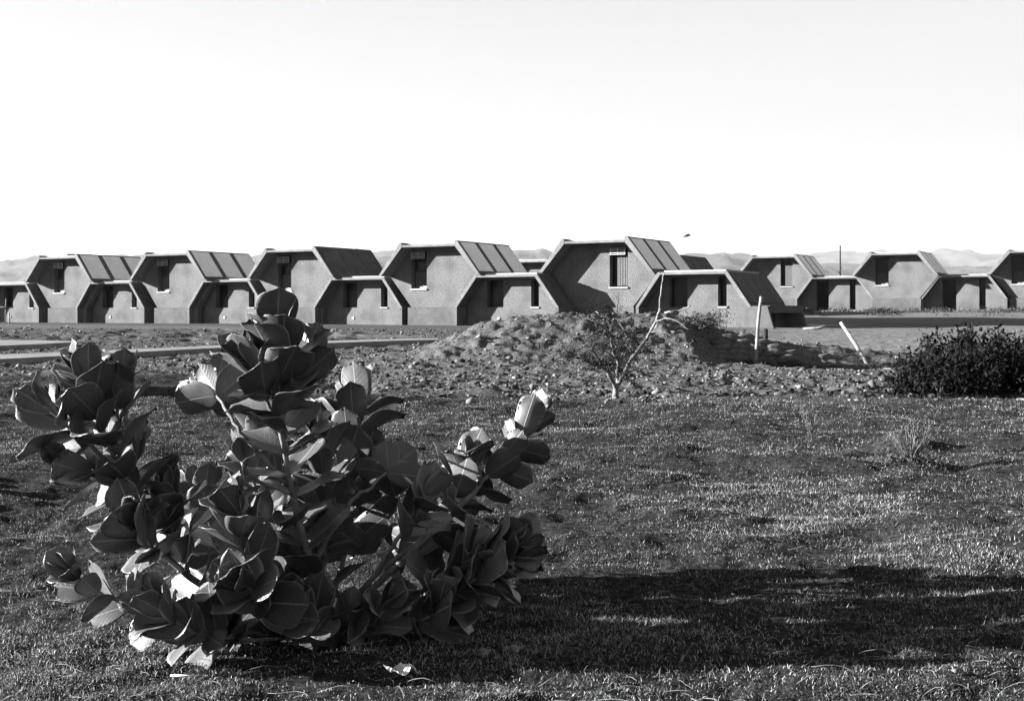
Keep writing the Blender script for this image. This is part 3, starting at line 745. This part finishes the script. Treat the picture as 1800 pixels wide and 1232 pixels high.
# cut brush lying on the right shoulder of the mound
for nm, cxy, n, spr, lab in (('cut_brush', (3.75, 25.3), 80, .25, 'heap of cut feathery brush on top of the mound, right of the sapling'),
                              ('cut_brush', (4.35, 25.2), 80, .25, 'cut brush hanging down the right shoulder of the mound')):
    z = hz(*cxy); e = empty(nm, (cxy[0], cxy[1], z), 0, label=lab, cat='brush'); t = MB(); lc = []
    for i in range(n // 3):
        a = Vector((random.gauss(0, spr), random.gauss(0, spr * .8), random.uniform(0, .12))); b = a + Vector((random.uniform(-.1, .6), random.uniform(-.3, .3), random.uniform(-.12, .25)))
        t.tube([a, a.lerp(b, .5) + Vector((0, 0, .06)), b], [.008, .006, .003], 4)
        for k in range(6): lc.append(a.lerp(b, k / 5) + Vector((0, 0, .03)))
    t.build('twigs', M['twig'], e)['kind'] = 'stuff'
    scatter_leaves('leaflets', lc, 9, .045, .05, M['feather_leaf'], e, 9)['kind'] = 'stuff'

# ------------------------------------------------------------------ posts, pole, cross
def tube_thing(name, pts, radii, m, label, cat, group=None, n=8, jit=.06):
    base = Vector(pts[0]); s = MB().tube([Vector(p) - base for p in pts], radii, n, jit)
    o = s.build(name, m, smooth=True); o.location = base; return tag(o, label, cat, group)
b = at(1326, 640, 24.3); tp = at(1338, 521, 24.3)
tube_thing('white_post', [b + Vector((0, 0, -.15)), b.lerp(tp, .3) + Vector((.012, 0, 0)), b.lerp(tp, .62) + Vector((-.008, 0, 0)), tp], [.036, .034, .033, .03], M['wood_white'], 'upright white pole standing by the sandbags at the end house', 'post')
b = at(1522, 636, 25.0); tp = at(1478, 567, 25.6)
tube_thing('white_post', [b + (b - tp) * .2, b.lerp(tp, .4) + Vector((.01, 0, .01)), tp], [.042, .038, .034], M['wood_white'], 'leaning white pole stuck at a slant in the dark hollow', 'post')
b = at(1345, 602, 27.0); tp = at(1346, 578, 27.0)
tube_thing('wooden_stump', [b + Vector((0, 0, -.3)), b, tp], [.06, .06, .05], M['bark_dark'], 'short dark stump behind the upright white pole', 'stump')
# wooden cross and short stake at the far left
cl = at(10, 568, 99); cr = empty('cross_post', (cl.x, cl.y, 0), 0, label='thin wooden post with crossbar in front of the leftmost low house', cat='post')
MB().tube([(0, 0, -.2), (0, 0, 1), (.03, 0, 1.95)], [.05, .05, .045], 7, .1).build('upright', M['bark'], cr, smooth=True)
MB().tube([(-.55, -.06, 1.28), (.62, -.06, 1.28)], [.045, .045], 7).build('crossbar', M['twig'], cr, smooth=True)
p = at(17, 568, 98)
tube_thing('short_stake', [(p.x, p.y, -.1), (p.x - .03, p.y, .82)], [.06, .05], M['wood_white'], 'short pale stake beside the cross-shaped post', 'stake')
p = at(1477, 546, 150)
up = empty('utility_pole', (p.x, p.y, .8), 0, label='slender dark pole rising behind the far row of houses', cat='pole')
MB().tube([(0, 0, 0), (0, 0, 8.0)], [.11, .08], 8).build('shaft', M['frame'], up, smooth=True)
MB().box(-.05, .3, -.03, .03, 3.9, 4.0).box(.0, .22, -.03, .03, 5.3, 5.38).box(-.16, .0, -.05, .05, 4.6, 4.9).build('bracket', M['frame'], up)

# log lying on the left
p0 = at(205, 692, 14.6); p1 = at(345, 690, 14.9)
tube_thing('fallen_log', [p0, p0.lerp(p1, .3) + Vector((0, .02, .01)), p0.lerp(p1, .7), p1], [.08, .09, .088, .08], M['log'], 'grey log lying on the ground behind the leaves on the left', 'log', n=12)

# bird
p = at(1208, 415.5, 42); bd = empty('bird', p, 0, label='small dark bird flying above the ribbed roofs', cat='bird')
MB().tube([(-.14, 0, -.02), (-.07, 0, 0), (.03, 0, .02), (.09, 0, .035), (.13, 0, .035)], [.008, .03, .034, .022, .006], 8).build('body', M['bird'], bd, smooth=True)
for sg in (-1, 1):
    MB().add([(-.05, sg * .02, .02), (.05, sg * .02, .03), (.07, sg * .14, .075), (-.03, sg * .26, .06), (-.03, sg * .14, .06),
              (-.05, sg * .02, .012), (.05, sg * .02, .022), (.07, sg * .14, .068), (-.03, sg * .26, .056), (-.03, sg * .14, .052)],
             [(0, 1, 2, 4), (4, 2, 3), (5, 9, 7, 6), (9, 8, 7), (0, 5, 6, 1), (1, 6, 7, 2), (2, 7, 8, 3), (3, 8, 9, 4), (4, 9, 5, 0)]).build('wing', M['bird'], bd)
MB().add([(-.12, -.012, -.01), (-.12, .012, -.01), (-.2, .03, -.03), (-.2, -.03, -.03), (-.16, 0, -.034)], [(0, 1, 2, 3), (0, 3, 4), (1, 4, 2), (0, 4, 1), (2, 4, 3)]).build('tail', M['bird'], bd)

# ------------------------------------------------------------------ sandbags
def bag_mesh(seed):
    bm = bmesh.new(); bmesh.ops.create_cube(bm, size=1); bmesh.ops.subdivide_edges(bm, edges=bm.edges[:], cuts=4, use_grid_fill=True)
    r = random.Random(seed); ph = r.uniform(0, 6)
    for v in bm.verts:
        x, y, z = v.co * 2
        k = (abs(x) ** 4 + abs(y) ** 4 + abs(z) ** 4) ** .25; k = max(k, .01)
        L = v.co.length * 2; q = Vector((x, y, z)) * (1 / max(k, abs(x), abs(y), abs(z)))
        sx = 1 - .35 * abs(x) ** 3
        v.co = Vector((q.x * .24, q.y * .15 * sx, q.z * .075 * (sx + .15))) 
        v.co.z += .012 * math.sin(v.co.x * 16 + ph) - .03 * q.x * q.x * .5; v.co.y += .012 * math.sin(v.co.x * 21 + ph)
    me = bpy.data.meshes.new('sandbag'); bm.to_mesh(me); bm.free(); me.materials.append(M['sack']); me.shade_smooth(); return me
BAG = [bag_mesh(s) for s in (1, 2, 3)]
bags = []
lay = ['bottom', 'second', 'third', 'fourth', 'top']
pz = at(1305, 634, 24.6); gz = pz.z - .02
wide = [5, 5, 4, 3, 2]
for l in range(5):
    for k in range(wide[l]):
        x = 4.05 + k * .34 + l * .06 + random.uniform(-.03, .03); words = ['first', 'second', 'third', 'fourth', 'fifth'][k]
        lb = ('sandbag in the %s layer of the tall stack, %s from left' % (lay[l], words))
        bags.append((x, 24.7 + random.uniform(-.05, .05) + .06 * l, gz + .06 + l * .1, random.uniform(-.15, .15), lb, 'sandbags stacked beside the white pole'))
for k in range(6):
    px = 1365 + k * 19; p = at(px, 638 if k < 3 else 641, 24.75)
    bags.append((p.x, p.y, p.z + .02, random.uniform(-.4, .2), 'sandbag lying %s in the low row running right into the hollow' % ['first', 'second', 'third', 'fourth', 'fifth', 'last'][k], 'sandbags in the low row'))
for k in range(4):
    px = 1388 + k * 19; p = at(px, 628 if k < 2 else 631, 24.8)
    bags.append((p.x, p.y, p.z + .02, random.uniform(-.4, .3), 'sandbag %s on top of the low row in the hollow' % ['leftmost', 'second', 'third', 'rightmost'][k], 'sandbags in the low row'))
for x, y, z, a, lb, gp in bags:
    o = bpy.data.objects.new('sandbag', random.choice(BAG)); COL.objects.link(o); o.location = (x, y, z); o.rotation_euler = (random.uniform(-.12, .12), random.uniform(-.1, .1), a)
    tag(o, lb, 'sandbag', gp)

# ------------------------------------------------------------------ stones, litter, weeds
def rock_mesh(seed, sc=(1, .8, .6)):
    bm = bmesh.new(); bmesh.ops.create_icosphere(bm, subdivisions=2, radius=.5); r = random.Random(seed)
    offs = [Vector((r.gauss(0, 1), r.gauss(0, 1), r.gauss(0, 1))).normalized() for _ in range(9)]
    for v in bm.verts:
        n = v.co.normalized()
        for o in offs:
            d = n.dot(o)
            if d > .62: v.co -= o * (d - .62) * .55
        v.co = Vector((v.co.x * sc[0], v.co.y * sc[1], v.co.z * sc[2]))
    me = bpy.data.meshes.new('stone'); bm.to_mesh(me); bm.free(); me.materials.append(M['stone']); return me
ROCK = [rock_mesh(s) for s in range(5)]
def stone(px, py, size_px, label, group=None):
    D = FPX / (py - HZ)
    for _ in range(4):
        x = (px - 900) * D / FPX; D = (1 - hz(x, D)) * FPX / (py - HZ)
    x = (px - 900) * D / FPX; s = size_px * D / FPX
    o = bpy.data.objects.new('stone', random.choice(ROCK)); COL.objects.link(o)
    o.location = (x, D, hz(x, D) + s * .18); o.scale = (s, s * .8, s * .75); o.rotation_euler = (random.uniform(-.3, .3), random.uniform(-.3, .3), random.uniform(0, 6))
    return tag(o, label, 'stone', group)
stone(1415, 684, 15, 'flat white stone at the front edge of the loose soil', 'white stones'); stone(1493, 685, 9, 'small white stone between the flat stone and the dark bush', 'white stones')
stone(1522, 690, 11, 'upright pointed white stone just left of the dark bush', 'white stones'); stone(1795, 706, 16, 'white stone at the right edge below the dark bush', 'white stones')
stone(1778, 903, 14, 'pale stone on the lawn at the right edge', 'white stones'); stone(1370, 737, 8, 'small pale stone on the lawn below the dirt, left of dry weed', 'white stones')
stone(1302, 855, 8, 'larger of two pale pebbles in the dark hollow of the lawn', 'white stones'); stone(1316, 857, 6, 'smaller of two pale pebbles in the dark hollow of the lawn', 'white stones')
stone(828, 707, 7, 'small pale stone on the lawn left of the top right leaves', 'white stones'); stone(1122, 710, 6, 'tiny pale stone right of the sapling foot', 'white stones')
stone(1450, 790, 6, 'tiny pale stone on the lawn below the dry weed', 'white stones'); stone(825, 737, 9, 'dull grey stone on the lawn left of the upper right shoot', 'white stones')
stone(50, 576, 11, 'white rock on the pale track at the far left', 'white rocks on the track'); stone(120, 577, 12, 'white rock on the pale track near the low house window', 'white rocks on the track')
stone(1018, 712, 6, 'tiny stone between the upper right shoot and the sapling', 'white stones'); stone(1700, 752, 6, 'tiny pale stone right of the dry tuft', 'white stones')

def crumpled(name, px, py, wpx, hpx, label, cat, m, seed, up_=.02):
    D = FPX / (py - HZ); x = (px - 900) * D / FPX; D = (1 - hz(x, D)) * FPX / (py - HZ); x = (px - 900) * D / FPX
    r = random.Random(seed); n, k = 11, 7; V = []
    W = wpx * D / FPX; H = W * hpx
    for j in range(k):
        for i in range(n):
            u, v = i / (n - 1) - .5, j / (k - 1) - .5
            rr = 1 - .3 * abs(u) * 2 * abs(v) * 2 + r.uniform(-.08, .08)
            V.append((u * W * rr, v * H * rr, r.uniform(0, .3) * W * .35 + .01 + .1 * W * math.sin(u * 9 + v * 4)))
    F = [(j*n+i, j*n+i+1, (j+1)*n+i+1, (j+1)*n+i) for j in range(k-1) for i in range(n-1)]; nn = len(V)
    V2 = V + [(a, b, c - .002) for a, b, c in V]; F2 = F + [tuple(q + nn for q in f)[::-1] for f in F]
    me = bpy.data.meshes.new(name); me.from_pydata(V2, [], F2); o = link_mesh(name, me, m); o.location = (x, D, hz(x, D) + up_); o.rotation_euler = (0, 0, r.uniform(-.2, .2))
    return tag(o, label, cat)
crumpled('crumpled_paper', 706, 1204, 62, .55, 'crumpled white paper on the grass at the bottom, below the shrub', 'litter', M['paper'], 3, .03)
crumpled('crumpled_paper', 374, 1165, 26, .7, 'small pale scrap on the grass under the left side of the shrub', 'litter', M['paper'], 4, .03)
for px, py, lab in ((850, 1166, 'long curled dead leaf in the shade right of the shrub'), (905, 1164, 'rightmost curled dead leaf lying in the shrub shadow'), (815, 1062, 'pale dead leaf lying at the top edge of the shrub shadow')):
    crumpled('dead_leaf', px, py, 46, .35, lab, 'leaf', M['straw'], px, .02)

def weed(px, py, n, hpx, spread, label, tuft=0):
    D = FPX / (py - HZ); x = (px - 900) * D / FPX; D = (1 - hz(x, D)) * FPX / (py - HZ); x = (px - 900) * D / FPX
    e = empty('dry_weed', (x, D, hz(x, D) - .01), 0, label=label, cat='weed', group='dry weeds on the lawn'); s = MB(); H = hpx * D / FPX
    for i in range(n):
        a = random.uniform(-1, 1) * spread; b_ = random.uniform(-.5, .5) * spread; h = H * random.uniform(.5, 1)
        pts = [Vector((0, 0, 0)), Vector((a * .35 * h, b_ * .3 * h, h * .4)), Vector((a * .8 * h, b_ * .8 * h, h * .75)), Vector((a * h * random.uniform(.8, 1.2), b_ * h, h))]
        s.tube(pts, [.003, .0022, .0016, .0009], 4)
        for k in range(4):
            q = pts[1].lerp(pts[3], random.random()); s.tube([q, q + Vector((random.uniform(-.06, .06), random.uniform(-.03, .03), random.uniform(.02, .08)))], [.0018, .001], 3)
    s.build('stems', M['straw'], e)['kind'] = 'stuff'
    if tuft:
        scatter_leaves('blades', [Vector((random.gauss(0, .08), random.gauss(0, .07), .01)) for _ in range(90)], 8, .02, .035, M['feather_leaf'], e, 8)['kind'] = 'stuff'
weed(1430, 775, 9, 85, .6, 'sparse dry weed with pale stalks on the lawn below the soil')
weed(1600, 785, 34, 75, .8, 'bushy dry tuft with thin stalks and dark base on the right of the lawn', 1)
weed(1650, 700, 8, 55, .5, 'dry stalks standing in front of the dark bush')
weed(262, 672, 12, 40, .8, 'small grey twiggy weed behind the left shoot by the log')
# broken pale stick near the dark ground strip
a = at(1412, 578, 66); c = at(1440, 577, 66); d_ = at(1457, 571, 66)
tube_thing('pale_stick', [a, c, d_], [.07, .1, .06], M['wood_white'], 'bent pale stick lying in front of the dark ground strip', 'stick')
# straw at the bottom
a = at(300, 1219, 3.26); c = at(345, 1226, 3.24)
for q in (a, c): q.z = hz(q.x, q.y) + .035
tube_thing('straw_stalk', [a, c], [.003, .002], M['paper'], 'single white straw at the bottom left of the lawn', 'straw', n=5)

# ------------------------------------------------------------------ soil clods (nobody could count them)
def clods():
    r = np.random.default_rng(21); n = 36000
    y = np.exp(r.uniform(math.log(13.5), math.log(70), n)); u = r.uniform(-.55, .55, n); x = u * y
    t_, s_, r_, a_ = region_masks(x, y); keep = r.random(n) > np.maximum.reduce([t_, s_ * .96, r_ * .95, a_]); x, y = x[keep], y[keep]; n = len(x)
    z = height(x, y)
    S = (r.gamma(1.3, .0065, n) + .006) * (1 + y / 60)
    ico = bmesh.new(); bmesh.ops.create_icosphere(ico, subdivisions=1, radius=1); iv = np.array([v.co[:] for v in ico.verts]); fi = np.array([[v.index for v in f.verts] for f in ico.faces]); ico.free()
    V = iv[None] * r.uniform(.35, 1.35, (n, len(iv), 1)); V = V * S[:, None, None] * np.stack([r.uniform(.8, 1.5, n), r.uniform(.8, 1.3, n), r.uniform(.5, .9, n)], -1)[:, None, :]
    V = V + np.stack([x, y, z + S * .25], -1)[:, None, :]
    F = fi[None] + (np.arange(n) * len(iv))[:, None, None]
    tone = np.repeat(r.random(n) ** 2.5, len(iv))
    M['clods'] = attr_mat('clod_tones', 'tone', .02, .16, .95)
    o = np_mesh('soil_clods', V.reshape(-1, 3), [F.reshape(-1, 3)], M['clods'], False, dict(tone=tone)); tag(o, 'loose clods and small stones scattered over the bare soil', 'soil clods', kind='stuff')
clods()

def bank_scrub():
    r = np.random.default_rng(5); cs = []
    for _ in range(2600):
        k = r.uniform(-16, 16); t = r.uniform(4.5, 17); x = 35.4 + k * .883 - t * .469; y = 115.5 - k * .469 - t * .883
        if x < 17 or fbm(np.array([x]), np.array([y]), 3, 2, 3)[0] < -.02: continue
        cs.append((x, y, hz(x, y) + .02))
    e = empty('bank_scrub', (30, 104, 0), 0)
    C = np.array(cs) - np.array([30, 104, 0]); o = scatter_leaves('bank_scrub', C, 7, .16, .16, M['feather_leaf'], None, 14)
    bpy.data.objects.remove(e); o.location = (30, 104, 0); tag(o, 'low dry scrub on the bank below the far row of houses', 'scrub', kind='stuff')
bank_scrub()

def flecks():
    r = np.random.default_rng(77); n = 420
    y = np.exp(r.uniform(math.log(3.2), math.log(22), n)); x = r.uniform(-.5, .5, n) * y
    z = height(x, y); S = r.gamma(1.3, .0022, n) * (.5 + y / 9) + .002
    a = r.uniform(0, 6.28, n); P = np.stack([x, y, z + .012], -1); V = []
    for k, (rr, dz) in enumerate(((1, .2), (.7, .9), (1.1, .1), (.8, .7), (0, 1.3))):
        t = a + k * 1.57; V.append(P + np.stack([np.cos(t) * S * rr * 1.4, np.sin(t) * S * rr, S * dz * .6], -1))
    V = np.stack(V, 1).reshape(-1, 3); i = (np.arange(n) * 5)[:, None]
    F = np.concatenate([i + np.array([[0, 1, 4]]), i + np.array([[1, 2, 4]]), i + np.array([[2, 3, 4]]), i + np.array([[3, 0, 4]]), i + np.array([[0, 3, 1]]), i + np.array([[1, 3, 2]])])
    o = np_mesh('pale_grit', V, [F], M['straw'], False); tag(o, 'pale chips and dry bits scattered on the lawn', 'grit', kind='stuff')
flecks()

# ------------------------------------------------------------------ lawn
def grass():
    r = np.random.default_rng(33); n = 1250000
    y = np.exp(r.uniform(math.log(2.5), math.log(17), n)); u = r.uniform(-.5, .5, n); x = u * y
    t_, *_ = region_masks(x, y)
    dens = sstep(-.25, .2, fbm(x, y, .25, 4, 21)) * .8 + .2
    keep = (r.random(n) < dens) & (r.random(n) < t_ * 1.1); x, y = x[keep], y[keep]; n = len(x)
    z = height(x, y)
    dry = np.clip(.5 + .55 * fbm(x, y, 1.1, 3, 25), 0, 1)
    ln = r.uniform(.005, .024, n) * (.6 + .8 * dry) * (1 + .3 * sstep(6, 14, y)); w = r.uniform(.0007, .0016, n) * (.6 + y * .16)
    az = r.uniform(0, 2 * np.pi, n); lean = r.uniform(.3, 1.5, n)
    d = np.stack([np.cos(az), np.sin(az)], -1); wz = r.uniform(0, 2 * np.pi, n); wd = np.stack([np.cos(wz), np.sin(wz), wz * 0], -1)
    base = np.stack([x, y, z - .004], -1)
    m1 = base + np.concatenate([d * (np.sin(lean * .5) * ln * .5)[:, None], (np.cos(lean * .5) * ln * .55)[:, None]], 1)
    tp = base + np.concatenate([d * (np.sin(lean) * ln)[:, None], (np.cos(lean) * ln)[:, None]], 1)
    pt = np.clip(.8 + .6 * fbm(x, y, .45, 3, 41), .25, 1.5)
    tone = np.clip(pt * np.where(r.random(n) < .16 + .36 * dry, r.uniform(.35, 1, n), r.uniform(.01, .22, n)), 0, 1)
    near = y < 3.9; far = ~near
    W = wd * w[:, None]
    Vn = np.stack([base - W, base + W, m1 + W * .8, m1 - W * .8, tp], 1)[near].reshape(-1, 3); k = near.sum(); i = np.arange(k) * 5
    F4 = np.stack([i, i+1, i+2, i+3], -1); F3 = np.stack([i+3, i+2, i+4], -1)
    Vf = np.stack([base - W, base + W, tp], 1)[far].reshape(-1, 3); q = far.sum(); j = np.arange(q) * 3 + len(Vn)
    F3b = np.stack([j, j+1, j+2], -1)
    o = np_mesh('grass', np.concatenate([Vn, Vf]), [F4, F3, F3b], M['grass'], False, dict(tone=np.concatenate([np.repeat(tone[near], 5), np.repeat(tone[far], 3)])))
    tag(o, 'short dry lawn grass covering the foreground', 'grass', kind='stuff')
    # curled dead runners
    n = 1100; y = np.exp(r.uniform(math.log(2.7), math.log(5.5), n)); x = r.uniform(-.48, .48, n) * y; kp = (y < 3.9) | (r.random(n) < .25); x = x[kp]; y = y[kp]; n = len(x)
    V = []; F = []; K = 7; th = r.uniform(0, 6.28, n); cv = r.normal(0, 1.1, (n, K)); st = r.uniform(.008, .022, n)
    px_, py_ = x.copy(), y.copy(); z0 = height(x, y); hgt = r.uniform(.003, .02, n); ph = r.uniform(0, 3, n); L = []
    for k in range(K):
        zz = z0 + .012 + hgt * np.sin(np.pi * k / (K - 1) + ph * .2); wv = .0006 + .0002 * (y / 4)
        L.append(np.stack([px_ - np.sin(th) * wv, py_ + np.cos(th) * wv, zz], -1)); L.append(np.stack([px_ + np.sin(th) * wv, py_ - np.cos(th) * wv, zz + .001], -1))
        th = th + cv[:, k] * .4; px_ = px_ + np.cos(th) * st; py_ = py_ + np.sin(th) * st
    V = np.stack(L, 1).reshape(-1, 3); b_ = (np.arange(n) * 2 * K)[:, None] + np.arange(K - 1)[None] * 2; b_ = b_.ravel()
    o = np_mesh('dry_runners', V, [np.stack([b_, b_+1, b_+3, b_+2], -1)], M['straw'], False); tag(o, 'curled dead grass runners over the near lawn', 'dry grass', kind='stuff')
grass()
